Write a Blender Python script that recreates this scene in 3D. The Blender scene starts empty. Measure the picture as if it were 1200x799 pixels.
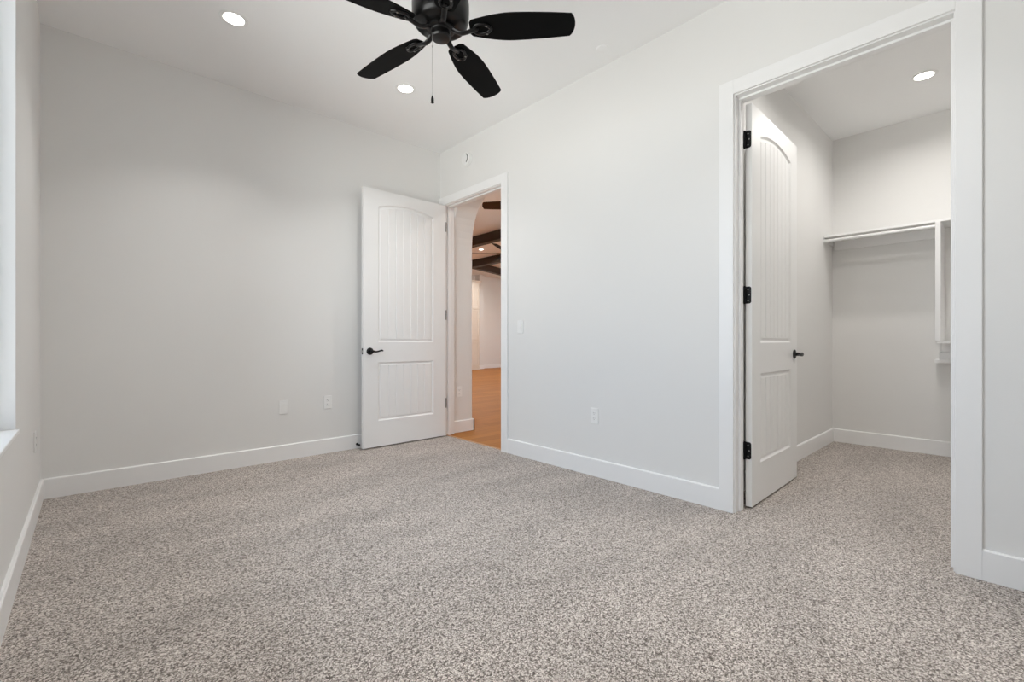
import bpy, bmesh, math, random
from mathutils import Vector, Matrix
R = math.radians
PI = math.pi
SC = bpy.context.scene
COL = SC.collection

# ------------------------------------------------------------------ camera
cam = bpy.data.cameras.new('camera')
cam.sensor_width = 36.0
cam.lens = 540.0 / 1200.0 * 36.0
cam.clip_start = 0.02
camo = bpy.data.objects.new('camera', cam)
COL.objects.link(camo)
camo.location = (0, 0, 1.0)
camo.rotation_euler = (R(90), 0, R(-42.5))
SC.camera = camo

# ------------------------------------------------------------------ world / exposure
SC.view_settings.view_transform = 'Standard'
SC.view_settings.look = 'None'
SC.view_settings.gamma = 1.0
SC.view_settings.exposure = 0.0
SC.view_settings.use_curve_mapping = False
W = bpy.data.worlds.new('sky'); SC.world = W; W.use_nodes = True
bg = W.node_tree.nodes['Background']
# pale sky above, sunlit pale ground below the horizon
_nt = W.node_tree
_g = _nt.nodes.new('ShaderNodeTexCoord'); _sx = _nt.nodes.new('ShaderNodeSeparateXYZ'); _cr = _nt.nodes.new('ShaderNodeValToRGB')
_mr = _nt.nodes.new('ShaderNodeMapRange'); _mr.inputs[1].default_value = -1; _mr.inputs[2].default_value = 1
_nt.links.new(_g.outputs['Generated'], _sx.inputs[0]); _nt.links.new(_sx.outputs[2], _mr.inputs[0]); _nt.links.new(_mr.outputs[0], _cr.inputs[0])
_nt.links.new(_cr.outputs[0], bg.inputs[0])
_e = _cr.color_ramp.elements
_e[0].position = 0.46; _e[0].color = (1.22, 1.21, 1.19, 1)
_e[1].position = 0.52; _e[1].color = (0.50, 0.60, 0.74, 1)
bg.inputs[1].default_value = 6.0
LAMP = 5.2            # watts and beam angle of each recessed lamp
LAMP_CLOSET = 9.6
LAMP_GREAT = 26.0
SPREAD, SPREAD_CLOSET, SPREAD_GREAT = 105.0, 155.0, 170.0
try:
    SC.cycles.max_bounces = 16
    SC.cycles.diffuse_bounces = 14
    SC.cycles.sample_clamp_indirect = 6.0
except Exception:
    pass

def portal(name, loc, rot, sx, sy):
    l = bpy.data.lights.new(name, 'AREA'); l.shape = 'RECTANGLE'; l.size = sx; l.size_y = sy
    l.cycles.is_portal = True
    o = bpy.data.objects.new(name, l); COL.objects.link(o)
    o.location = loc; o.rotation_euler = rot
    return o

# ------------------------------------------------------------------ layout numbers (metres)
XL, XR = -0.23, 2.765          # window wall, wall with the two doorways
YB, YR = 4.155, -0.42          # back wall, wall behind the camera
XR2 = 2.885                    # far face of the doorway wall
H = 3.005
HEAD = 2.425                   # head of both door openings
EY0, EY1 = 3.155, 4.07         # entry opening
CY0, CY1 = 0.180, 1.097        # closet opening
CLX, CLY0, CLY1 = 5.485, -0.95, 1.235   # closet back / right / left walls
GX, GY0, GY1, GH = 12.5, 1.36, 13.1, 3.36   # great room

# ------------------------------------------------------------------ materials
def mat(name, col, rough=0.5, metal=0.0, bump=None, spec=0.5, vary=None, emit=None, estr=0.0, coat=0.0):
    m = bpy.data.materials.new(name); m.use_nodes = True
    nt = m.node_tree; b = nt.nodes['Principled BSDF']
    b.inputs['Base Color'].default_value = (*col, 1)
    b.inputs['Roughness'].default_value = rough
    b.inputs['Metallic'].default_value = metal
    b.inputs['Specular IOR Level'].default_value = spec
    b.inputs['Coat Weight'].default_value = coat
    if emit:
        b.inputs['Emission Color'].default_value = (*emit, 1)
        b.inputs['Emission Strength'].default_value = estr
    tc = nt.nodes.new('ShaderNodeTexCoord')
    if vary:
        sc_, amt = vary
        n = nt.nodes.new('ShaderNodeTexNoise'); n.inputs['Scale'].default_value = sc_
        n.inputs['Detail'].default_value = 3
        nt.links.new(tc.outputs['Object'], n.inputs['Vector'])
        mx = nt.nodes.new('ShaderNodeMix'); mx.data_type = 'RGBA'
        mx.inputs[6].default_value = (*[c * (1 - amt) for c in col], 1)
        mx.inputs[7].default_value = (*[min(1, c * (1 + amt)) for c in col], 1)
        nt.links.new(n.outputs['Fac'], mx.inputs[0])
        nt.links.new(mx.outputs[2], b.inputs['Base Color'])
    if bump:
        sc_, st, dist = bump
        n = nt.nodes.new('ShaderNodeTexNoise'); n.inputs['Scale'].default_value = sc_
        n.inputs['Detail'].default_value = 2
        nt.links.new(tc.outputs['Object'], n.inputs['Vector'])
        bp = nt.nodes.new('ShaderNodeBump'); bp.inputs['Strength'].default_value = st
        bp.inputs['Distance'].default_value = dist
        nt.links.new(n.outputs['Fac'], bp.inputs['Height'])
        nt.links.new(bp.outputs['Normal'], b.inputs['Normal'])
    return m

M_WALL = mat('wall_paint', (0.79, 0.786, 0.774), 0.62, bump=(160, 0.12, 0.002), vary=(1.2, 0.012), spec=0.35)
M_CEIL = mat('ceiling_paint', (0.905, 0.908, 0.908), 0.75, bump=(140, 0.12, 0.002), vary=(1.0, 0.01), spec=0.25)
M_TRIM = mat('trim_paint', (0.87, 0.87, 0.868), 0.36, bump=(60, 0.03, 0.001), vary=(2.0, 0.008))
M_DOOR = mat('door_paint', (0.86, 0.86, 0.856), 0.38, bump=(90, 0.04, 0.001), vary=(2.0, 0.008))
M_PLATE = mat('white_plastic', (0.86, 0.86, 0.85), 0.32, vary=(8, 0.01))
M_BLACK = mat('black_metal', (0.012, 0.012, 0.013), 0.38, 0.6, vary=(20, 0.2))
M_SCREW = mat('screw_metal', (0.30, 0.29, 0.27), 0.35, 0.9, vary=(40, 0.1))
M_STEEL = mat('satin_steel', (0.55, 0.54, 0.52), 0.3, 0.9, vary=(40, 0.05))
M_SLOT = mat('dark_slot', (0.05, 0.05, 0.05), 0.6, vary=(30, 0.1))
M_FANM = mat('fan_bronze', (0.008, 0.0075, 0.0075), 0.34, 0.55, vary=(12, 0.15), coat=0.12)
M_FANB = mat('fan_blade_black', (0.0025, 0.0025, 0.0025), 0.6, vary=(9, 0.2), spec=0.08)
M_BEAM = mat('dark_wood', (0.035, 0.018, 0.010), 0.6, bump=(30, 0.3, 0.004), vary=(5, 0.35))
M_FANW = mat('fan_blade_walnut', (0.040, 0.018, 0.010), 0.5, vary=(7, 0.3))
M_CAB = mat('cream_cabinet', (0.74, 0.68, 0.60), 0.42, vary=(3, 0.01))
M_ROD = mat('closet_rod_white', (0.76, 0.76, 0.755), 0.3, vary=(5, 0.01))
M_LENS = mat('lamp_lens', (0.9, 0.9, 0.88), 0.4, vary=(5, 0.01), emit=(1.0, 0.965, 0.915), estr=9.0)
M_LENSC = mat('lamp_lens_closet', (0.9, 0.9, 0.88), 0.4, vary=(5, 0.01), emit=(1.0, 0.955, 0.90), estr=9.0)
M_LENSG = mat('lamp_lens_great', (0.9, 0.9, 0.88), 0.4, vary=(5, 0.01), emit=(1.0, 0.94, 0.87), estr=9.0)
M_VINYL = mat('window_vinyl', (0.82, 0.82, 0.82), 0.35, vary=(3, 0.01))

def glass_mat():
    m = bpy.data.materials.new('window_glass'); m.use_nodes = True
    nt = m.node_tree; nt.nodes.clear()
    o = nt.nodes.new('ShaderNodeOutputMaterial'); mx = nt.nodes.new('ShaderNodeMixShader')
    t = nt.nodes.new('ShaderNodeBsdfTransparent'); g = nt.nodes.new('ShaderNodeBsdfGlossy')
    t.inputs[0].default_value = (0.97, 0.985, 0.98, 1); g.inputs[1].default_value = 0.02
    fr = nt.nodes.new('ShaderNodeFresnel'); fr.inputs[0].default_value = 1.3
    nt.links.new(fr.outputs[0], mx.inputs[0]); nt.links.new(t.outputs[0], mx.inputs[1])
    nt.links.new(g.outputs[0], mx.inputs[2]); nt.links.new(mx.outputs[0], o.inputs[0])
    return m
M_GLASS = glass_mat()

def carpet_mat():
    m = bpy.data.materials.new('carpet'); m.use_nodes = True
    nt = m.node_tree; L = nt.links; b = nt.nodes['Principled BSDF']
    b.inputs['Roughness'].default_value = 0.95
    b.inputs['Specular IOR Level'].default_value = 0.08
    b.inputs['Sheen Weight'].default_value = 0.15
    b.inputs['Sheen Roughness'].default_value = 0.6
    tc = nt.nodes.new('ShaderNodeTexCoord')
    # tufts: small cells, own yarn colour each, pit shade between them painted dark
    vo = nt.nodes.new('ShaderNodeTexVoronoi'); vo.inputs['Scale'].default_value = 225
    L.new(tc.outputs['Object'], vo.inputs['Vector'])
    sep = nt.nodes.new('ShaderNodeSeparateColor'); L.new(vo.outputs['Color'], sep.inputs[0])
    ns = nt.nodes.new('ShaderNodeTexNoise'); ns.inputs['Scale'].default_value = 75; ns.inputs['Detail'].default_value = 2
    L.new(tc.outputs['Object'], ns.inputs['Vector'])
    a1 = nt.nodes.new('ShaderNodeMath'); a1.operation = 'MULTIPLY_ADD'
    L.new(sep.outputs[0], a1.inputs[0]); a1.inputs[1].default_value = 0.62; a1.inputs[2].default_value = 0.215
    a2 = nt.nodes.new('ShaderNodeMath'); a2.operation = 'MULTIPLY_ADD'
    L.new(ns.outputs['Fac'], a2.inputs[0]); a2.inputs[1].default_value = 0.40; L.new(a1.outputs[0], a2.inputs[2])
    mixf = nt.nodes.new('ShaderNodeMath'); mixf.operation = 'MULTIPLY_ADD'
    L.new(vo.outputs['Distance'], mixf.inputs[0]); mixf.inputs[1].default_value = -0.55; L.new(a2.outputs[0], mixf.inputs[2])
    cr = nt.nodes.new('ShaderNodeValToRGB'); e = cr.color_ramp.elements
    e[0].position = 0.12; e[0].color = (0.10, 0.080, 0.068, 1)
    e[1].position = 0.85; e[1].color = (0.86, 0.80, 0.75, 1)
    x = cr.color_ramp.elements.new(0.32); x.color = (0.30, 0.255, 0.225, 1)
    x = cr.color_ramp.elements.new(0.56); x.color = (0.58, 0.52, 0.475, 1)
    L.new(mixf.outputs[0], cr.inputs[0])
    # nap: faint vacuum swathes, the pile's uneven light reflection painted into the colour
    mp = nt.nodes.new('ShaderNodeMapping'); mp.inputs['Rotation'].default_value = (0, 0, R(35))
    mp.inputs['Scale'].default_value = (0.9, 2.6, 1)
    L.new(tc.outputs['Object'], mp.inputs[0])
    n2 = nt.nodes.new('ShaderNodeTexNoise'); n2.inputs['Scale'].default_value = 1.3; n2.inputs['Detail'].default_value = 4
    L.new(mp.outputs[0], n2.inputs['Vector'])
    r2 = nt.nodes.new('ShaderNodeMapRange'); r2.inputs[1].default_value = 0.3; r2.inputs[2].default_value = 0.7
    r2.inputs[3].default_value = 0.86; r2.inputs[4].default_value = 1.11
    L.new(n2.outputs['Fac'], r2.inputs[0])
    mul = nt.nodes.new('ShaderNodeMix'); mul.data_type = 'RGBA'; mul.blend_type = 'MULTIPLY'; mul.inputs[0].default_value = 1
    L.new(cr.outputs[0], mul.inputs[6]); L.new(r2.outputs[0], mul.inputs[7])
    L.new(mul.outputs[2], b.inputs['Base Color'])
    bp = nt.nodes.new('ShaderNodeBump'); bp.inputs['Strength'].default_value = 0.55; bp.inputs['Distance'].default_value = 0.006
    L.new(mixf.outputs[0], bp.inputs['Height']); L.new(bp.outputs[0], b.inputs['Normal'])
    return m
M_CARPET = carpet_mat()

def wood_mat():
    m = bpy.data.materials.new('wood_floor'); m.use_nodes = True
    nt = m.node_tree; L = nt.links; b = nt.nodes['Principled BSDF']
    b.inputs['Roughness'].default_value = 0.5
    b.inputs['Specular IOR Level'].default_value = 0.2
    tc = nt.nodes.new('ShaderNodeTexCoord')
    br = nt.nodes.new('ShaderNodeTexBrick')
    br.inputs['Scale'].default_value = 1.0; br.inputs['Brick Width'].default_value = 1.4; br.inputs['Row Height'].default_value = 0.15
    br.inputs['Mortar Size'].default_value = 0.0018
    br.inputs['Color1'].default_value = (0.37, 0.142, 0.024, 1); br.inputs['Color2'].default_value = (0.45, 0.185, 0.036, 1)
    br.inputs['Mortar'].default_value = (0.16, 0.06, 0.025, 1)
    L.new(tc.outputs['Object'], br.inputs['Vector'])
    mp = nt.nodes.new('ShaderNodeMapping'); mp.inputs['Scale'].default_value = (1.5, 22, 1)
    L.new(tc.outputs['Object'], mp.inputs[0])
    n = nt.nodes.new('ShaderNodeTexNoise'); n.inputs['Scale'].default_value = 2.5; n.inputs['Detail'].default_value = 5
    L.new(mp.outputs[0], n.inputs['Vector'])
    r2 = nt.nodes.new('ShaderNodeMapRange'); r2.inputs[3].default_value = 0.72; r2.inputs[4].default_value = 1.25
    L.new(n.outputs['Fac'], r2.inputs[0])
    mul = nt.nodes.new('ShaderNodeMix'); mul.data_type = 'RGBA'; mul.blend_type = 'MULTIPLY'; mul.inputs[0].default_value = 1
    L.new(br.outputs['Color'], mul.inputs[6]); L.new(r2.outputs[0], mul.inputs[7])
    L.new(mul.outputs[2], b.inputs['Base Color'])
    return m
M_WOOD = wood_mat()

# ------------------------------------------------------------------ mesh helpers
class MB:
    def __init__(s): s.bm = bmesh.new()
    def box(s, a, b, bev=0.0, seg=2):
        t = bmesh.new()
        bmesh.ops.create_cube(t, size=1.0)
        for v in t.verts:
            v.co = Vector([(a[i] + b[i]) / 2 + v.co[i] * (b[i] - a[i]) for i in range(3)])
        if bev > 0:
            bmesh.ops.bevel(t, geom=t.edges[:], offset=bev, segments=seg, affect='EDGES', profile=0.5)
        s.add(t); return s
    def add(s, t, M=None):
        if M is not None: t.transform(M)
        me = bpy.data.meshes.new('tmp'); t.to_mesh(me); t.free()
        s.bm.from_mesh(me); bpy.data.meshes.remove(me)
    def lathe(s, prof, seg=48, M=None, a0=0.0):
        t = bmesh.new(); rings = []
        for (r, z) in prof:
            if r < 1e-6: rings.append([t.verts.new((0, 0, z))])
            else: rings.append([t.verts.new((r * math.cos(a0 + 2 * PI * k / seg), r * math.sin(a0 + 2 * PI * k / seg), z)) for k in range(seg)])
        for p, q in zip(rings, rings[1:]):
            for k in range(seg):
                k2 = (k + 1) % seg
                if len(p) == 1 and len(q) == 1: continue
                if len(p) == 1: t.faces.new((p[0], q[k], q[k2]))
                elif len(q) == 1: t.faces.new((p[k], q[0], p[k2]))
                else: t.faces.new((p[k], q[k], q[k2], p[k2]))
        bmesh.ops.recalc_face_normals(t, faces=t.faces[:])
        s.add(t, M); return s
    def tube(s, pts, rad, seg=10, closed=False, flat=1.0):
        """tube along points; rad is a number or a list; flat squashes it along z."""
        t = bmesh.new(); n = len(pts); P = [Vector(p) for p in pts]
        rr = rad if isinstance(rad, (list, tuple)) else [rad] * n
        rings = []
        for i in range(n):
            d = (P[(i + 1) % n] - P[i - 1]) if closed else (P[min(i + 1, n - 1)] - P[max(i - 1, 0)])
            d.normalize()
            up = Vector((0, 0, 1)) if abs(d.z) < 0.95 else Vector((1, 0, 0))
            a = d.cross(up).normalized(); b = a.cross(d).normalized()
            rings.append([t.verts.new(P[i] + a * rr[i] * math.cos(2 * PI * k / seg) + b * rr[i] * flat * math.sin(2 * PI * k / seg)) for k in range(seg)])
        m = n if closed else n - 1
        for i in range(m):
            p, q = rings[i], rings[(i + 1) % n]
            for k in range(seg):
                k2 = (k + 1) % seg
                t.faces.new((p[k], p[k2], q[k2], q[k]))
        if not closed:
            t.faces.new(rings[0][::-1]); t.faces.new(rings[-1])
        bmesh.ops.recalc_face_normals(t, faces=t.faces[:])
        s.add(t); return s
    def prism(s, poly, a, b, axis='X'):
        """polygon (u,v) extruded from a to b along axis: X -> (y,z), Y -> (x,z), Z -> (x,y)."""
        t = bmesh.new()
        def P(u, v, w): return {'X': (w, u, v), 'Y': (u, w, v), 'Z': (u, v, w)}[axis]
        A = [t.verts.new(P(u, v, a)) for u, v in poly]; B = [t.verts.new(P(u, v, b)) for u, v in poly]
        n = len(poly)
        t.faces.new(A); t.faces.new(B[::-1])
        for k in range(n): t.faces.new((A[k], B[k], B[(k + 1) % n], A[(k + 1) % n]))
        bmesh.ops.recalc_face_normals(t, faces=t.faces[:])
        s.add(t); return s
    def build(s, name, material, parent=None, smooth=None, loc=None):
        me = bpy.data.meshes.new(name); s.bm.to_mesh(me); s.bm.free()
        me.materials.append(material)
        o = bpy.data.objects.new(name, me); COL.objects.link(o)
        if parent: o.parent = parent
        if loc: o.location = loc
        if smooth:
            for p in me.polygons: p.use_smooth = True
            me.set_sharp_from_angle(angle=R(smooth))
        return o

def tag(o, label=None, cat=None, group=None, kind=None):
    if label: o['label'] = label
    if cat: o['category'] = cat
    if group: o['group'] = group
    if kind: o['kind'] = kind
    return o
def empty(name, loc, rot=(0, 0, 0)):
    o = bpy.data.objects.new(name, None); COL.objects.link(o)
    o.location = loc; o.rotation_euler = rot; o.empty_display_size = 0.1
    return o
def copy_tree(o, parent=None):
    c = o.copy(); COL.objects.link(c)
    if parent: c.parent = parent
    for ch in [x for x in COL.objects if x.parent == o]: copy_tree(ch, c)
    return c
def struct(o, label, cat): return tag(o, label, cat, kind='structure')

# ------------------------------------------------------------------ room shell
T = 0.1
struct(MB().box((XL - 0.2, YR - T, -0.12), (2.793, YB + T, 0)).box((2.793, -1.05, -0.12), (CLX + T, 1.3, 0)).build('floor', M_CARPET),
       'speckled beige and brown cut pile carpet of the bedroom and closet', 'floor')
struct(MB().box((XL - 0.2, YR - T, H), (XR2, YB + T, H + 0.12)).build('ceiling', M_CEIL), 'smooth off-white bedroom ceiling', 'ceiling')
struct(MB().box((XL - 0.2, YB, 0), (XR2 - 0.12, YB + T, H)).build('wall_back', M_WALL), 'plain light grey wall behind the open entry door', 'wall')

# window wall with one opening
WY0, WY1, WZ0, WZ1, WT = 0.95, 2.846, 0.61, 2.56, 0.17
struct(MB().box((XL - WT, YR - T, 0), (XL, WY0, H)).box((XL - WT, WY1, 0), (XL, YB, H))
       .box((XL - WT, WY0, 0), (XL, WY1, WZ0)).box((XL - WT, WY0, WZ1), (XL, WY1, H)).build('wall_left', M_WALL),
       'light grey wall with the bright window at the left edge', 'wall')
struct(MB().box((XL - WT, YR - T, 0), (XR2, YR, H)).build('wall_rear', M_WALL), 'light grey wall behind the camera', 'wall')
# doorway wall
r = MB()
for y0, y1, z0, z1 in ((-1.05, CY0 - 0.02, 0, H), (CY0 - 0.02, CY1 + 0.02, HEAD + 0.02, H), (CY1 + 0.02, EY0 - 0.02, 0, H),
                       (EY0 - 0.02, EY1 + 0.02, HEAD + 0.02, H), (EY1 + 0.02, YB + T, 0, H)):
    r.box((XR, y0, z0), (XR2, y1, z1))
struct(r.build('wall_right', M_WALL), 'pale wall holding the entry doorway and the closet doorway', 'wall')

# closet shell
struct(MB().box((XR2, CLY1, 0), (CLX, CLY1 + T, H)).build('wall_closet_left', M_WALL), 'closet wall behind the open closet door', 'wall')
struct(MB().box((CLX, CLY0 - T, 0), (CLX + T, CLY1 + T, H)).build('wall_closet_back', M_WALL), 'closet back wall with the hanging shelf', 'wall')
struct(MB().box((XR2, CLY0 - T, 0), (CLX, CLY0, H)).build('wall_closet_right', M_WALL), 'closet side wall out of sight beyond the doorway', 'wall')
struct(MB().box((XR2, CLY0 - T, H), (CLX + T, CLY1 + T, H + 0.12)).build('ceiling', M_CEIL), 'off-white closet ceiling with one round lamp', 'ceiling')

# hall and great room shell
PX = 3.18
arch = []
ax0, ax1, zs, zr = 3.05, 4.125, 2.06, 0.56
ay, aw = (ax0 + ax1) / 2, 0.42
for k in range(13):
    a = PI / 2 * k / 12
    arch.append((ax1 - aw + aw * math.cos(a), zs + zr * math.sin(a)))
for k in range(13):
    a = PI / 2 + PI / 2 * k / 12
    arch.append((ax0 + aw + aw * math.cos(a), zs + zr * math.sin(a)))
poly = [(ax1, 0)] + arch + [(ax0, 0), (1.36, 0), (1.36, GH), (GY1, GH), (GY1, 0)]
hall = MB().prism(poly, XR2, PX, 'X').build('wall_hall', M_WALL)
bvm = hall.modifiers.new('round', 'BEVEL'); bvm.width = 0.02; bvm.segments = 4; bvm.limit_method = 'ANGLE'; bvm.angle_limit = R(60)
struct(hall, 'grey wall of the arched passage beyond the entry doorway', 'wall')
struct(MB().box((2.793, 1.3, -0.12), (GX + T, GY1 + T, -0.004)).build('floor', M_WOOD), 'orange-brown wood plank floor beyond the entry doorway', 'floor')
struct(MB().box((XR2, GY0 - T, GH), (GX + T, GY1 + T, GH + 0.12)).build('ceiling', M_CEIL), 'beamed off-white ceiling of the large room beyond the entry doorway', 'ceiling')
struct(MB().box((PX, GY1, 0), (GX + T, GY1 + T, GH)).box((10.22, 12.86, 0), (10.42, GY1, GH)).build('wall_great_far', M_WALL), 'far cream wall seen through the entry doorway', 'wall')
struct(MB().box((GX, GY0, 0), (GX + T, GY1, GH)).build('wall_great_right', M_WALL), 'end wall of the large room beyond the entry doorway', 'wall')
g = MB()
g.box((CLX + T, GY0 - T, 0), (6.2, GY0, GH)).box((10.6, GY0 - T, 0), (GX + T, GY0, GH)).box((6.2, GY0 - T, 0), (10.6, GY0, 0.1)).box((6.2, GY0 - T, 2.8), (10.6, GY0, GH))
g.box((XR2, GY0 - T, H + 0.12), (CLX + T, GY0, GH))
struct(g.build('wall_great_near', M_WALL), 'wall of the large room holding the added window, out of sight past the closet', 'wall')

# window in the left wall
wroot = MB()
fx0, fx1 = XL - WT + 0.005, XL - WT + 0.065
fw = 0.055
wroot.box((fx0, WY0, WZ0), (fx1, WY0 + fw, WZ1), 0.004).box((fx0, WY1 - fw, WZ0), (fx1, WY1, WZ1), 0.004)
wroot.box((fx0, WY0 + fw, WZ0), (fx1, WY1 - fw, WZ0 + fw), 0.004).box((fx0, WY0 + fw, WZ1 - fw), (fx1, WY1 - fw, WZ1), 0.004)
wm = (WY0 + WY1) / 2
wroot.box((fx0, wm - 0.03, WZ0 + fw), (fx1, wm + 0.03, WZ1 - fw), 0.004)
win = struct(wroot.build('window_1', M_VINYL), 'white vinyl window in the left wall', 'window')
for a, b in ((WY0 + fw, wm - 0.03), (wm + 0.03, WY1 - fw)):
    MB().box((fx0 + 0.025, a, WZ0 + fw), (fx0 + 0.031, b, WZ1 - fw)).build('pane', M_GLASS, win)
MB().box((fx1, WY0 + 0.001, WZ0 - 0.0), (XL + 0.012, WY1 - 0.001, WZ0 + 0.018), 0.004).build('window_sill', M_TRIM, win)
lin = MB().box((fx1, WY1 - 0.008, WZ0 + 0.018), (XL + 0.001, WY1, WZ1), 0.002).box((fx1, WY0, WZ0 + 0.018), (XL + 0.001, WY0 + 0.008, WZ1), 0.002)
lin.box((fx1, WY0 + 0.008, WZ1 - 0.008), (XL + 0.001, WY1 - 0.008, WZ1), 0.002).build('window_reveal', M_TRIM, win)
portal('window_daylight', (XL - WT - 0.03, (WY0 + WY1) / 2, (WZ0 + WZ1) / 2), (0, R(-90), 0), WZ1 - WZ0, WY1 - WY0)

# added window, never in view, put in to light the large room
w2 = MB()
for x0, x1 in ((6.2, 6.26), (7.62, 7.68), (9.1, 9.16), (10.54, 10.6)): w2.box((x0, GY0 - 0.08, 0.1), (x1, GY0 - 0.02, 2.8), 0.004)
w2.box((6.26, GY0 - 0.08, 0.1), (10.54, GY0 - 0.02, 0.16)).box((6.26, GY0 - 0.08, 2.74), (10.54, GY0 - 0.02, 2.8))
added_win = struct(w2.build('added_window', M_VINYL), 'added wide window that lights the large room, out of sight', 'window')
for x0, x1 in ((6.26, 7.62), (7.68, 9.1), (9.16, 10.54)): MB().box((x0, GY0 - 0.055, 0.16), (x1, GY0 - 0.049, 2.74)).build('pane', M_GLASS, added_win)
portal('added_window_daylight', (8.4, GY0 - T - 0.05, 1.45), (R(90), 0, R(180)), 4.4, 2.7)

# ------------------------------------------------------------------ baseboards
BH, BT = 0.128, 0.015
def base_x(y, s, x0, x1, mb=None):      # along x on a wall at y, standing out by s*BT
    mb = mb or MB()
    pr = [(y, 0), (y + s * BT, 0), (y + s * BT, BH - 0.006), (y + s * (BT - 0.005), BH), (y, BH)]
    return mb.prism(pr, x0, x1, 'X')
def base_y(x, s, y0, y1, mb=None):
    mb = mb or MB()
    pr = [(x, 0), (x + s * BT, 0), (x + s * BT, BH - 0.006), (x + s * (BT - 0.005), BH), (x, BH)]
    return mb.prism(pr, y0, y1, 'Y')
CW = 0.082
struct(base_x(YB, -1, XL + BT, XR).build('baseboard_back', M_TRIM), 'white baseboard along the back wall', 'baseboard')
struct(base_y(XL, 1, YR, YB).build('baseboard_left', M_TRIM), 'white baseboard under the window', 'baseboard')
struct(base_y(XR, -1, CY1 + 0.006 + CW, EY0 - 0.006 - CW).build('baseboard_right', M_TRIM), 'white baseboard between the two doorways', 'baseboard')
struct(base_y(XR, -1, YR, CY0 - 0.006 - CW).build('baseboard_right', M_TRIM), 'short white baseboard beyond the closet doorway', 'baseboard')
struct(base_x(CLY1, -1, XR2 + 0.02, CLX - BT).build('baseboard_closet_left', M_TRIM), 'white baseboard on the closet side wall', 'baseboard')
struct(base_y(CLX, -1, CLY0, CLY1).build('baseboard_closet_back', M_TRIM), 'white baseboard on the closet back wall', 'baseboard')
struct(base_x(ax1, -1, XR2 + 0.002, PX + BT, base_y(PX, 1, ax1 - BT, 12.7)).build('baseboard_hall', M_TRIM), 'white baseboard in the arched passage', 'baseboard')
struct(base_x(GY1, -1, 10.42, GX, base_x(12.86, -1, 10.05, 10.42)).build('baseboard_great', M_TRIM), 'white baseboard on the far wall', 'baseboard')

# ------------------------------------------------------------------ door casings and jambs
def doorway(n, y0, y1, slot_room_side, label, left_cut=None):
    """casing on the bedroom face and the far face, jamb and stop in the opening."""
    rv, ct = 0.006, 0.017
    def casing(xa, xb, yl=None):
        m = MB()
        yo = yl if yl else y1 + rv + CW
        m.box((xa, y0 - rv - CW, 0), (xb, y0 - rv, HEAD + rv + CW), 0.002)
        m.box((xa, y1 + rv, 0), (xb, yo, HEAD + rv + CW), 0.002)
        m.box((xa, y0 - rv, HEAD + rv), (xb, y1 + rv, HEAD + rv + CW), 0.002)
        return m
    t = struct(casing(XR - ct, XR, left_cut).build('trim_%d' % n, M_TRIM), label, 'door casing')
    if n == 2: casing(XR2, XR2 + ct).build('rear_casing', M_TRIM, t)
    j = MB()
    j.box((XR - 0.001, y0 - 0.019, 0), (XR2 + 0.001, y0, HEAD), 0.001).box((XR - 0.001, y1, 0), (XR2 + 0.001, y1 + 0.019, HEAD), 0.001)
    j.box((XR - 0.001, y0 - 0.019, HEAD), (XR2 + 0.001, y1 + 0.019, HEAD + 0.019), 0.001)
    j.build('jamb', M_TRIM, t)
    a, b = (XR + 0.036, XR + 0.076) if slot_room_side else (XR2 - 0.076, XR2 - 0.036)
    s_ = MB()
    s_.box((a, y0, 0), (b, y0 + 0.012, HEAD - 0.012), 0.002).box((a, y1 - 0.012, 0), (b, y1, HEAD - 0.012), 0.002)
    s_.box((a, y0, HEAD - 0.012), (b, y1, HEAD), 0.002)
    s_.build('door_stop_strip', M_TRIM, t)
    # strike plate on the latch jamb
    xs = XR + 0.018 if slot_room_side else XR2 - 0.018
    MB().box((xs - 0.014, y0, 0.885), (xs + 0.014, y0 + 0.0015, 0.945), 0.0006).build('strike_plate', M_BLACK, t)
    return t
doorway(1, EY0, EY1, True, 'white flat casing around the entry doorway', YB - 0.001)
doorway(2, CY0, CY1, False, 'white flat casing around the closet doorway')
struct(MB().prism([(2.782, 0.0), (2.786, 0.006), (2.80, 0.006), (2.806, -0.004), (2.782, -0.004)], EY0, EY1, 'Y').build('trim_3', mat('threshold_wood', (0.50, 0.30, 0.17), 0.45, vary=(20, 0.1))),
       'thin tan strip where carpet meets wood floor', 'threshold')

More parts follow.
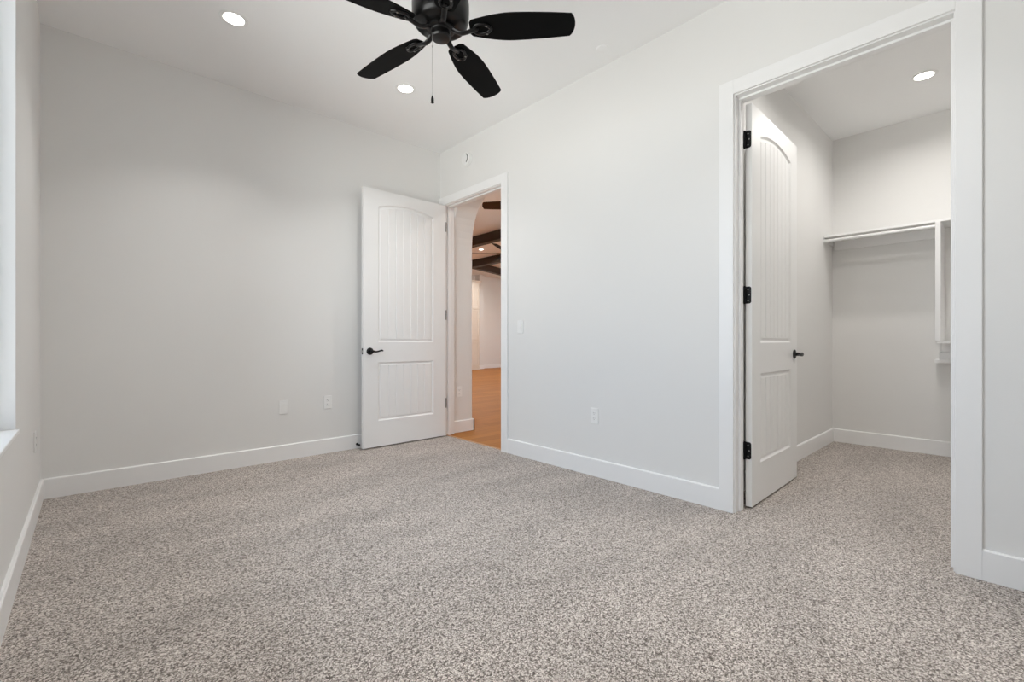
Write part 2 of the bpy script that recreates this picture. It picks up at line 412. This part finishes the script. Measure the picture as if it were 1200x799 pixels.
# ------------------------------------------------------------------ two-panel plank doors
DW, DT, DH0, DH1, DX = 0.905, 0.035, 0.012, 2.417, 0.008
PNL = ((0.148, DW - 0.148, 0.253, 0.800, 0.0), (0.148, DW - 0.148, 0.990, 2.262, 0.046))   # x0,x1,z0,z1,arch rise
def arch_z(p, x, inset=0.0):
    x0, x1, z0, z1, rise = p
    c, hw = (x0 + x1) / 2, (x1 - x0) / 2 - inset
    u = max(-1, min(1, (x - c) / hw))
    return z1 - inset + rise * (1 - u * u)
def make_door(num, s, loc, rz, label, jx):
    """local x runs from the hinge pin to the latch edge, thickness runs along s*y."""
    N = 16
    y_in, y_out = s * 0.003, s * (0.003 + DT)
    root = MB(); t = root.bm
    def V(b, x, y, z): return b.verts.new((x + DX, y, z))
    def quad(b, pts): b.faces.new([V(b, *p) for p in pts])
    for y in (y_in, y_out):
        p0, p1 = PNL
        x0, x1 = p0[0], p0[1]
        quad(t, [(0, y, DH0), (x0, y, DH0), (x0, y, DH1), (0, y, DH1)])
        quad(t, [(x1, y, DH0), (DW, y, DH0), (DW, y, DH1), (x1, y, DH1)])
        quad(t, [(x0, y, DH0), (x1, y, DH0), (x1, y, p0[2]), (x0, y, p0[2])])
        quad(t, [(x0, y, p0[3]), (x1, y, p0[3]), (x1, y, p1[2]), (x0, y, p1[2])])
        for k in range(N):
            a, b = x0 + (x1 - x0) * k / N, x0 + (x1 - x0) * (k + 1) / N
            quad(t, [(a, y, arch_z(p1, a)), (b, y, arch_z(p1, b)), (b, y, DH1), (a, y, DH1)])
    for e in ([(0, DH0), (DW, DH0)], [(DW, DH0), (DW, DH1)], [(DW, DH1), (0, DH1)], [(0, DH1), (0, DH0)]):
        (xa, za), (xb, zb) = e
        quad(t, [(xa, y_in, za), (xb, y_in, zb), (xb, y_out, zb), (xa, y_out, za)])
    bmesh.ops.remove_doubles(t, verts=t.verts[:], dist=1e-5)
    bmesh.ops.recalc_face_normals(t, faces=t.faces[:])
    door = root.build('door_%d' % num, M_DOOR, loc=loc)
    door.rotation_euler = (0, 0, rz)
    struct(door, label, 'door')
    # raised plank panels: sticking, flat channel, raised field with v-grooves
    for p in PNL:
        mb = MB(); b = mb.bm
        for face, y in ((-1, y_in), (1, y_out)):
            dirn = -s if face == 1 else s           # towards the middle of the slab
            rings = []
            for inset, dep in ((0, 0), (0.003, 0.0035), (0.011, 0.0095), (0.019, 0.0095), (0.030, 0.0045)):
                x0, x1 = p[0] + inset, p[1] - inset
                pts = [(x0, p[2] + inset), (x1, p[2] + inset)]
                for k in range(N + 1):
                    x = x1 + (x0 - x1) * k / N
                    pts.append((x, arch_z(p, x, inset)))
                rings.append([V(b, x, y + dirn * dep, z) for x, z in pts])
            for q0, q1 in zip(rings, rings[1:]):
                m = len(q0)
                for k in range(m): b.faces.new((q0[k], q0[(k + 1) % m], q1[(k + 1) % m], q1[k]))
            ins = 0.030; x0, x1 = p[0] + ins, p[1] - ins
            xs = [(x0, 0)]
            npl = 7
            for k in range(1, npl):
                g_ = x0 + (x1 - x0) * k / npl
                for off, dd in ((-0.0045, 0), (-0.0015, 0.0035), (0.0015, 0.0035), (0.0045, 0)): xs.append((g_ + off, dd))
            xs.append((x1, 0))
            ex = []
            for (a, da), (c_, dc) in zip(xs, xs[1:]):          # a few extra columns so that the arch stays round
                ex.append((a, da))
                if c_ - a > 0.03: ex += [(a + (c_ - a) / 3, 0), (a + (c_ - a) * 2 / 3, 0)]
            ex.append(xs[-1])
            cols = []
            for x, dd in ex:
                zt = arch_z(p, x, ins); zb = p[2] + ins
                cols.append([V(b, x, y + dirn * (0.0045 + d2), z) for z, d2 in ((zb, 0), (zb + 0.004, dd), (zt - 0.004, dd), (zt, 0))])
            for c0, c1 in zip(cols, cols[1:]):
                for k in range(3): b.faces.new((c0[k], c1[k], c1[k + 1], c0[k + 1]))
        bmesh.ops.recalc_face_normals(b, faces=b.faces[:])
        mb.build('panel', M_DOOR, door)
    # hinges
    for z in (0.345, 1.275, 2.205):
        h = MB()
        yl = s * 0.0345
        def leaf(pl):   # rounded outer corners
            return pl
        rr = 0.012
        pts = [(s * 0.002, z - 0.051), (yl - s * rr, z - 0.051)]
        for k in range(7):
            a = -PI / 2 + PI / 2 * k / 6
            pts.append((yl - s * rr + s * rr * math.cos(a), z - 0.051 + rr + rr * math.sin(a)))
        for k in range(7):
            a = PI / 2 * k / 6
            pts.append((yl - s * rr + s * rr * math.cos(a), z + 0.051 - rr + rr * math.sin(a)))
        pts += [(s * 0.002, z + 0.051)]
        h.prism(pts, DX - 0.0022, DX - 0.0002, 'X')
        h.lathe([(0, -0.054), (0.004, -0.054), (0.0062, -0.051), (0.0062, -0.0315), (0.0057, -0.031), (0.0057, -0.030), (0.0062, -0.0295), (0.0062, 0.0295), (0.0057, 0.030),
                 (0.0057, 0.031), (0.0062, 0.0315), (0.0062, 0.051), (0.004, 0.054), (0, 0.055)], 16, Matrix.Translation((0, 0, z)))
        h.box((-0.029, jx - 0.0008, z - 0.051), (-0.002, jx + 0.0008, z + 0.051), 0.0005)
        ho = h.build('hinge', M_BLACK, door, smooth=40)
        for dz in (-0.033, 0.0, 0.033):
            MB().lathe([(0.0042, 0), (0.0042, 0.0007), (0.002, 0.0012), (0, 0.0012)], 12,
                       Matrix.Translation((DX - 0.0022, s * (0.017 + (0.006 if dz == 0 else 0)), z + dz)) @ Matrix.Rotation(R(-90), 4, 'Y')).build('screw', M_SCREW, ho)
    # lever handles on both faces
    hx, hz = DX + DW - 0.066, 0.905
    for face in (0, 1):
        y0 = y_out if face else y_in
        d = s if face else -s
        M = Matrix.Translation((hx, y0, hz)) @ Matrix.Rotation(R(-90 * d), 4, 'X')
        m = MB()
        m.lathe([(0, 0), (0.0335, 0), (0.0335, 0.003), (0.031, 0.007), (0.024, 0.010), (0.0135, 0.012), (0.0115, 0.016), (0.0115, 0.040), (0.0135, 0.044), (0.0135, 0.054), (0.009, 0.0575), (0, 0.058)], 40, M)
        hd = m.build('door_handle', M_BLACK, door, smooth=35)
        l = MB()
        pts = [(hx + 0.004, y0 + d * 0.049, hz), (hx - 0.012, y0 + d * 0.050, hz), (hx - 0.035, y0 + d * 0.051, hz - 0.004), (hx - 0.058, y0 + d * 0.051, hz - 0.001),
               (hx - 0.080, y0 + d * 0.050, hz + 0.006), (hx - 0.097, y0 + d * 0.047, hz + 0.008), (hx - 0.110, y0 + d * 0.042, hz + 0.004)]
        l.tube(pts, [0.011, 0.0105, 0.0085, 0.0072, 0.0075, 0.0082, 0.0055], 14)
        l.build('lever', M_BLACK, hd, smooth=50)
    lp = MB().box((DX + DW - 0.0005, s * 0.008, hz - 0.028), (DX + DW + 0.0012, s * 0.033, hz + 0.028), 0.0008).build('latch_plate', M_BLACK, door)
    bolt = MB().prism([(s * 0.014, hz - 0.009), (s * 0.027, hz - 0.009), (s * 0.027, hz + 0.009), (s * 0.014, hz + 0.009)], DX + DW + 0.0012, DX + DW + 0.011, 'X')
    bolt.build('latch_bolt', M_STEEL, lp)
    return door
make_door(1, 1, (2.757, 4.066, 0), R(180), 'white arched plank-panel door standing open against the grey back wall', -0.0025)
make_door(2, -1, (2.893, 1.094, 0), R(1.2), 'white arched plank-panel door swung into the closet on black hinges', 0.0015)

# ------------------------------------------------------------------ ceiling fan
def make_fan(name, label, loc, ceil_h, rot, bl_mat, me_mat, R_tip=0.655, pull=True, lod=1.0, pitch=12.0):
    """origin at the ceiling; blades start 0.485 below it"""
    root = empty(name, loc, (0, 0, rot))
    tag(root, label, 'ceiling fan')
    drop = ceil_h
    c = MB(); c.lathe([(0, 0), (0.068, 0), (0.068, -0.012), (0.060, -0.035), (0.035, -0.060), (0.018, -0.068), (0, -0.068)], 40); c.build('canopy', me_mat, root, smooth=40)
    MB().lathe([(0.0125, -0.06), (0.0125, -drop + 0.19)], 20).build('downrod', me_mat, root, smooth=40)
    z = -drop
    h = MB()
    h.lathe([(0, z + 0.225), (0.030, z + 0.225), (0.034, z + 0.205), (0.060, z + 0.195), (0.105, z + 0.178), (0.125, z + 0.155), (0.128, z + 0.150), (0.132, z + 0.150), (0.136, z + 0.143),
             (0.139, z + 0.120), (0.139, z + 0.090), (0.138, z + 0.060), (0.135, z + 0.040), (0.130, z + 0.025), (0.122, z + 0.016), (0.113, z + 0.012), (0.070, z + 0.009), (0, z + 0.009)], 64)
    h.build('motor_housing', me_mat, root, smooth=30)
    fl = MB()
    fl.lathe([(0, z + 0.010), (0.066, z + 0.010), (0.068, z + 0.006), (0.068, z - 0.006), (0.062, z - 0.010), (0.052, z - 0.011), (0, z - 0.011)], 48)
    fl.build('flywheel', me_mat, root, smooth=30)
    sw = MB()
    sw.lathe([(0, z - 0.002), (0.049, z - 0.002), (0.050, z - 0.011), (0.046, z - 0.015), (0.046, z - 0.027), (0.048, z - 0.031), (0.048, z - 0.040), (0.043, z - 0.048), (0.022, z - 0.052), (0, z - 0.053)], 48)
    swo = sw.build('switch_housing', me_mat, root, smooth=30)
    r0 = 0.155
    # blade outline: slim root, full middle, slightly narrower rounded tip
    def half(u):
        return 0.043 + 0.031 * math.sin(min(1, u / 0.42) * PI / 2) - (0.015 * ((u - 0.42) / 0.58) ** 1.6 if u > 0.42 else 0)
    tp = math.tan(R(pitch))
    for k in range(5):
        a = 2 * PI * k / 5
        Rm = Matrix.Rotation(a, 4, 'Z')
        t = bmesh.new()
        n = 26; ed = []
        for i in range(n + 1):
            u = i / n
            ed.append((r0 + (R_tip - 0.022 - r0) * u, half(u)))
        up = [(x, w) for x, w in ed]; lo = [(x, -w) for x, w in ed]
        wt = ed[-1][1]
        tip = []
        for i in range(1, 10):
            v = 1 - 2 * i / 10
            tip.append((R_tip - 0.022 + 0.022 * (1 - v * v) ** 0.8, wt * v))
        rt = [(r0 - 0.012, -0.030), (r0 - 0.012, 0.030)]
        outline = rt + up + tip + lo[::-1]
        th = 0.0055
        A = [t.verts.new((x, y, z - y * tp + th / 2)) for x, y in outline]
        B = [t.verts.new((x, y, z - y * tp - th / 2)) for x, y in outline]
        t.faces.new(A); t.faces.new(B[::-1])
        m = len(outline)
        for i in range(m): t.faces.new((A[i], B[i], B[(i + 1) % m], A[(i + 1) % m]))
        bmesh.ops.recalc_face_normals(t, faces=t.faces[:])
        mb = MB(); mb.add(t, Rm)
        blade = mb.build('blade', bl_mat, root)
        # cast arm: sweeps down from the flywheel and ends in an open loop under the blade
        ir = MB(); zb = -th / 2 - 0.005
        sw_pts = [(0.056, 0.0, -0.003), (0.070, 0, -0.010), (0.088, 0, -0.020), (0.110, 0, -0.025), (0.132, 0, -0.020), (0.150, 0, -0.014), (0.168, 0, zb - 0.002)]
        ir.tube([(x, y, z + q) for x, y, q in sw_pts], [0.018, 0.016, 0.0145, 0.0135, 0.013, 0.0135, 0.0135], 12, flat=0.55)
        lp = []
        for i in range(20):
            b_ = 2 * PI * i / 20
            x = 0.205 - 0.042 * math.cos(b_); y = 0.026 * math.sin(b_) * (1.0 + 0.25 * math.cos(b_))
            lp.append((x, y, z + zb - y * tp))
        ir.tube(lp, 0.0078, 8, closed=True, flat=0.7)
        for (x, y) in ((0.176, 0.0), (0.226, 0.021), (0.226, -0.021)):
            ir.lathe([(0.010, 0.004), (0.010, -0.003), (0.006, -0.006), (0, -0.0065)], 14, Matrix.Translation((x, y, z + zb - y * tp)))
        ir.bm.transform(Rm)
        io = ir.build('blade_arm', me_mat, blade, smooth=45)
        for (x, y) in ((0.226, 0.021), (0.226, -0.021)):
            MB().lathe([(0.0045, -0.005), (0.0045, -0.0075), (0.002, -0.0085), (0, -0.0085)], 10,
                       Rm @ Matrix.Translation((x, y, z + zb - y * tp))).build('screw', M_SCREW, io, smooth=40)
    if pull:
        a = R(222.5) - rot - R(42.5) + 0.0
        cx, cy = 0.044 * math.cos(a), 0.044 * math.sin(a)
        z1, z2 = z - 0.030, z - 0.375
        ch = MB()
        ch.tube([(cx * 0.95, cy * 0.95, z1), (cx * 1.08, cy * 1.08, z1 - 0.006), (cx * 1.08, cy * 1.08, z2 + 0.03)], 0.0009, 8)
        nb = 60
        for i in range(nb):
            zz = z1 - 0.01 + (z2 + 0.032 - z1 + 0.01) * i / (nb - 1)
            ch.lathe([(0, 0.0016), (0.0014, 0.0007), (0.0014, -0.0007), (0, -0.0016)], 6, Matrix.Translation((cx * 1.08, cy * 1.08, zz)))
        cho = ch.build('pull_chain', M_STEEL, swo)
        # swo already sits in the fan, keep the chain one level down
        cho.parent = root
        MB().lathe([(0, 0.005), (0.003, 0.004), (0.0035, 0), (0.003, -0.004), (0, -0.005)], 12, Matrix.Translation((cx * 1.08, cy * 1.08, z - 0.105))).build('chain_connector', M_STEEL, cho)
        MB().lathe([(0, 0.034), (0.0022, 0.033), (0.004, 0.028), (0.0065, 0.020), (0.0075, 0.012), (0.0070, 0.004), (0.0085, 0.001), (0.0085, -0.002), (0.004, -0.005), (0, -0.006)], 16,
                   Matrix.Translation((cx * 1.08, cy * 1.08, z2))).build('fob', me_mat, cho, smooth=40)
    return root
make_fan('ceiling_fan', 'black five-blade ceiling fan with pull chain at the bedroom ceiling', (1.2675, 1.90, H), 0.478, R(-45.5), M_FANB, M_FANM)
make_fan('ceiling_fan', 'dark walnut fan just past the entry doorway, only a blade tip showing', (4.24, 4.10, GH), 0.62, R(137.5 - 3), M_FANW, M_FANM, pull=False, R_tip=0.74, pitch=-23)
make_fan('ceiling_fan', 'slim black fan far beyond the entry doorway, between two dark beams', (6.17, 6.82, GH), 0.61, R(137.5 + 2), M_FANB, M_FANM, pull=False, R_tip=0.95)

# ------------------------------------------------------------------ recessed lamps
LIGHTS = {}
def make_lamp(label, x, y, zc, lens, group=None):
    if lens.name not in LIGHTS:
        l = bpy.data.lights.new('recessed_light', 'AREA'); l.shape = 'DISK'; l.size = 0.10; l.spread = R({M_LENS: SPREAD, M_LENSC: SPREAD_CLOSET, M_LENSG: SPREAD_GREAT}[lens])
        l.energy = {M_LENS: LAMP, M_LENSC: LAMP_CLOSET, M_LENSG: LAMP_GREAT}[lens]
        l.color = {M_LENS: (1.0, 0.985, 0.96), M_LENSC: (1.0, 0.97, 0.93), M_LENSG: (1.0, 0.965, 0.92)}[lens]
        LIGHTS[lens.name] = l
    root = empty('recessed_light', (x, y, zc))
    tag(root, label, 'recessed light', group)
    MB().lathe([(0.057, -0.001), (0.059, -0.004), (0.070, -0.0055), (0.079, -0.003), (0.080, 0.0), (0.057, 0.0)], 48).build('trim_ring', M_PLATE, root, smooth=40)
    lo = bpy.data.objects.new('lamp_glow', LIGHTS[lens.name]); COL.objects.link(lo); lo.parent = root; lo.location = (0, 0, -0.007)
    MB().lathe([(0, -0.004), (0.048, -0.004), (0.056, -0.002), (0.058, -0.0005), (0, -0.0005)], 48).build('lens', lens, root, smooth=40)
    return root
make_lamp('glowing round ceiling lamp to the left of the black fan', 0.661, 3.284, H, M_LENS)
make_lamp('glowing round ceiling lamp beneath the fan blades, beside the pull chain', 1.849, 3.271, H, M_LENS)
make_lamp('round ceiling lamp behind the fan, out of the picture, window side', 0.661, 0.52, H, M_LENS)
make_lamp('round ceiling lamp behind the fan, out of the picture, closet side', 1.849, 0.52, H, M_LENS)
make_lamp('glowing round lamp on the closet ceiling', 4.65, 0.464, H, M_LENSC)
make_lamp('closet ceiling lamp hidden above the head of the closet doorway', 3.45, 0.464, H, M_LENSC)
make_lamp('small glowing lamp between dark beams seen through the entry doorway', 7.44, 9.30, GH, M_LENSG)
for x, y in ((4.4, 7.3), (7.44, 5.6), (9.3, 7.2), (10.2, 9.6), (9.4, 11.6), (4.4, 2.6)):  # unseen lamps added to brighten the large room
    make_lamp('added ceiling lamp that lights the large room, hidden by the doorway wall', x, y, GH, M_LENSG, 'added hidden lamps of the large room')

# ------------------------------------------------------------------ small fittings
tag(MB().lathe([(0, -0.006), (0.036, -0.006), (0.0405, -0.004), (0.0415, 0), (0, 0)], 40).build('sprinkler_cover', M_CEIL, loc=(2.592, 1.911, H), smooth=40),
    'plain round cover plate on the ceiling to the right of the fan', 'sprinkler cover')
sa = empty('smoke_alarm', (XR, 3.669, 2.80), (0, R(-90), 0))
tag(sa, 'small round white alarm high on the wall over the entry doorway', 'smoke alarm')
MB().lathe([(0, 0), (0.070, 0), (0.070, 0.008), (0.067, 0.012), (0, 0.012)], 48).build('base_plate', M_PLATE, sa, smooth=40)
MB().lathe([(0.060, 0.012), (0.060, 0.016), (0.064, 0.018), (0.062, 0.030), (0.054, 0.036), (0.030, 0.038), (0, 0.038)], 48).build('cover', M_PLATE, sa, smooth=40)
vn = MB()
vn.tube([(0.046 * math.cos(R(a)), 0.046 * math.sin(R(a)), 0.0365) for a in range(-150, -29, 8)], 0.0045, 8)
vn.build('sound_slot', M_SLOT, sa, smooth=50)

def plate(name, cat, label, loc, rz, kind, group=None):
    """wall plate facing local -y"""
    root = empty(name, loc, (0, 0, rz)); tag(root, label, cat, group)
    MB().box((-0.035, -0.006, -0.0575), (0.035, 0, 0.0575), 0.0025).build('cover_plate', M_PLATE, root)
    if kind == 'outlet':
        for dz in (-0.0195, 0.0195):
            rc = MB().box((-0.0165, -0.0085, dz - 0.014), (0.0165, -0.006, dz + 0.014), 0.001).build('receptacle', M_PLATE, root)
            sl = MB().box((-0.0075, -0.0089, dz - 0.002), (-0.0055, -0.0084, dz + 0.007)).box((0.0055, -0.0089, dz - 0.001), (0.0075, -0.0084, dz + 0.006))
            sl.box((-0.002, -0.0089, dz - 0.0095), (0.002, -0.0084, dz - 0.0055)).build('slot', M_SLOT, rc)
        MB().lathe([(0.003, 0), (0.003, 0.0008), (0, 0.0012)], 12, Matrix.Translation((0, -0.006, 0)) @ Matrix.Rotation(R(90), 4, 'X')).build('screw', M_PLATE, root)
    elif kind == 'switch':
        MB().prism([(-0.006, -0.033), (-0.0085, -0.033), (-0.0115, 0.0), (-0.0075, 0.033), (-0.006, 0.033)], -0.0165, 0.0165, 'X').build('rocker', M_PLATE, root)
    elif kind == 'coax':
        MB().box((-0.0165, -0.0085, -0.033), (0.0165, -0.006, 0.033), 0.001).build('insert', M_PLATE, root)
        MB().lathe([(0.0065, 0), (0.0065, 0.003), (0.0045, 0.003), (0.0045, 0.009), (0.002, 0.009), (0, 0.007)], 16, Matrix.Translation((0, -0.0085, 0)) @ Matrix.Rotation(R(90), 4, 'X')).build('jack', M_STEEL, root)
    elif kind == 'blank':
        MB().box((-0.0165, -0.0080, -0.033), (0.0165, -0.006, 0.033), 0.0008).build('insert', M_PLATE, root)
    return root
plate('wall_plate', 'wall plate', 'blank white plate low on the back wall, farther from the entry door', (1.20, YB, 0.444), 0, 'blank')
plate('wall_outlet', 'outlet', 'white outlet low on the back wall, closer to the entry door', (1.57, YB, 0.454), 0, 'outlet')
plate('light_switch', 'light switch', 'white rocker switch at hand height beside the entry doorway casing', (XR, 2.908, 1.123), R(-90), 'switch')
plate('wall_outlet', 'outlet', 'white outlet low on the pale wall between the two doorways', (XR, 2.108, 0.445), R(-90), 'outlet')
plate('wall_outlet', 'outlet', 'white outlet low on the window wall near the corner', (XL, 3.717, 0.435), R(90), 'outlet')
plate('wall_outlet', 'outlet', 'white outlet in the arched passage beyond the entry doorway', (2.99, ax1, 0.443), 0, 'outlet')

# spring door stop on the back baseboard behind the open door
ds = empty('door_stop', (1.836, YB - BT, 0.040), (R(90), 0, 0))
tag(ds, 'small black door stop on the back baseboard behind the entry door', 'door stop')
MB().lathe([(0, 0), (0.012, 0), (0.012, 0.003), (0.007, 0.008), (0, 0.008)], 20).build('base', M_BLACK, ds, smooth=40)
MB().tube([(0.0048 * math.cos(2 * PI * i / 8), 0.0048 * math.sin(2 * PI * i / 8), 0.008 + 0.030 * i / 88) for i in range(89)], 0.0012, 6).build('spring', M_BLACK, ds, smooth=60)
MB().lathe([(0, 0.036), (0.008, 0.036), (0.0095, 0.040), (0.009, 0.050), (0, 0.052)], 20).build('rubber_tip', M_BLACK, ds, smooth=40)

# ------------------------------------------------------------------ closet fittings
SX = 5.17     # front of the closet shelf
sh = empty('closet_shelf', (CLX, 0.8, 1.99)); tag(sh, 'white shelf with hanging rod on the closet back wall', 'closet shelf')
def P(mb, name, m, root, **k):
    o = mb.build(name, m, root, **k); o.location = -Vector(root.location); return o
P(MB().box((SX, CLY0 + 0.001, 1.985), (CLX - 0.001, CLY1 - 0.001, 2.004), 0.002), 'shelf_board', M_TRIM, sh)
P(MB().box((CLX - 0.019, 0.448, 1.90), (CLX - 0.001, CLY1 - 0.020, 1.985), 0.002).box((SX + 0.06, CLY1 - 0.012, 1.945), (CLX - 0.001, CLY1 - 0.001, 1.985), 0.002), 'cleat', M_TRIM, sh)
rod = MB().tube([(SX - 0.004, 0.447, 1.948), (SX - 0.004, CLY1 - 0.002, 1.948)], 0.0165, 20)
ro = P(rod, 'hanging_rod', M_ROD, sh, smooth=40)
P(MB().lathe([(0.019, 0), (0.019, 0.012), (0.030, 0.012), (0.030, 0.018), (0, 0.018)], 24, Matrix.Translation((SX - 0.004, CLY1 - 0.0185, 1.948)) @ Matrix.Rotation(R(-90), 4, 'X')), 'rod_socket', M_ROD, sh, smooth=40)
dv = MB().box((SX - 0.012, 0.412, 1.0), (CLX - 0.001, 0.446, 1.984), 0.002)
tag(dv.build('divider_panel', M_TRIM), 'tall white upright panel under the closet shelf beside the casing', 'closet panel')
ls = empty('lower_closet_shelf', (CLX, 0.4, 0.9)); tag(ls, 'lower white closet shelf on stepped brackets, half hidden by the casing', 'closet shelf')
P(MB().box((SX, CLY0 + 0.001, 0.979), (CLX - 0.001, 0.405, 0.998), 0.002).box((SX, 0.405, 0.979), (CLX - 0.001, 0.440, 0.9985), 0.002), 'shelf_board', M_TRIM, ls)
P(MB().box((SX + 0.20, 0.0, 0.905), (CLX - 0.001, 0.421, 0.979), 0.002), 'side_cleat', M_TRIM, ls)
P(MB().box((SX + 0.19, 0.0, 0.842), (CLX - 0.001, 0.438, 0.905), 0.002), 'bracket', M_TRIM, ls)
P(MB().box((SX + 0.18, 0.0, 0.812), (CLX - 0.001, 0.466, 0.842), 0.002), 'bracket_lip', M_TRIM, ls)

# ------------------------------------------------------------------ beams, cabinet beyond the doorway
BB = GH - 0.205
def beam(label, a, b, w=0.17):
    a, b = Vector(a), Vector(b); d = (b - a).normalized(); n = Vector((-d.y, d.x)) * w / 2
    mb = MB().prism([tuple(a + n), tuple(b + n), tuple(b - n), tuple(a - n)], BB, GH - 0.001, 'Z')
    o = mb.build('ceiling_beam', M_BEAM); m_ = o.modifiers.new('edge', 'BEVEL'); m_.width = 0.008; m_.segments = 2
    tag(o, label, 'ceiling beam')
    return o
beam('dark wood ceiling beam beyond the entry doorway, the one nearest to it', (6.46, GY0 + 0.01), (6.46, GY1 - 0.01))
beam('second dark wood ceiling beam beyond the entry doorway, behind the small lamp', (8.30, GY0 + 0.01), (8.30, GY1 - 0.01))
beam('dark wood beam branching off the second beam toward the far wall', (8.39, 10.87), (GX - 0.02, 12.2))

cb = empty('tall_cabinet', (9.56, 12.6, 0)); tag(cb, 'tall cream built-in cabinet at the far end of the wood floor', 'cabinet')
cx0, cx1, cy0, cy1, ct_ = 9.1, 10.02, 12.62, GY1 - 0.002, 3.0
P(MB().box((cx0, cy0, 0), (cx1, cy1, ct_), 0.004), 'body', M_CAB, cb)
P(MB().prism([(cy0 + 0.01, ct_), (cy0 - 0.02, ct_), (cy0 - 0.03, ct_ + 0.03), (cy0 - 0.07, ct_ + 0.07), (cy0 - 0.075, ct_ + 0.09), (cy0 + 0.01, ct_ + 0.09)], cx0 - 0.05, cx1 + 0.05, 'X'), 'crown', M_CAB, cb)
P(MB().box((cx0, cy0 - 0.006, 0), (cx1, cy0, 0.10)), 'toe_kick', M_CAB, cb)
for z0, z1 in ((0.14, 1.0), (1.03, 2.08), (2.11, 2.92)):
    for xa, xb in ((cx0 + 0.02, (cx0 + cx1) / 2 - 0.003), ((cx0 + cx1) / 2 + 0.003, cx1 - 0.03)):
        d = MB().box((xa, cy0 - 0.020, z0), (xa + 0.06, cy0 - 0.001, z1), 0.002).box((xb - 0.06, cy0 - 0.020, z0), (xb, cy0 - 0.001, z1), 0.002)
        d.box((xa + 0.06, cy0 - 0.020, z0), (xb - 0.06, cy0 - 0.001, z0 + 0.06), 0.002).box((xa + 0.06, cy0 - 0.020, z1 - 0.06), (xb - 0.06, cy0 - 0.001, z1), 0.002)
        d.box((xa + 0.05, cy0 - 0.010, z0 + 0.05), (xb - 0.05, cy0 - 0.001, z1 - 0.05))
        P(d, 'cabinet_door', M_CAB, cb)
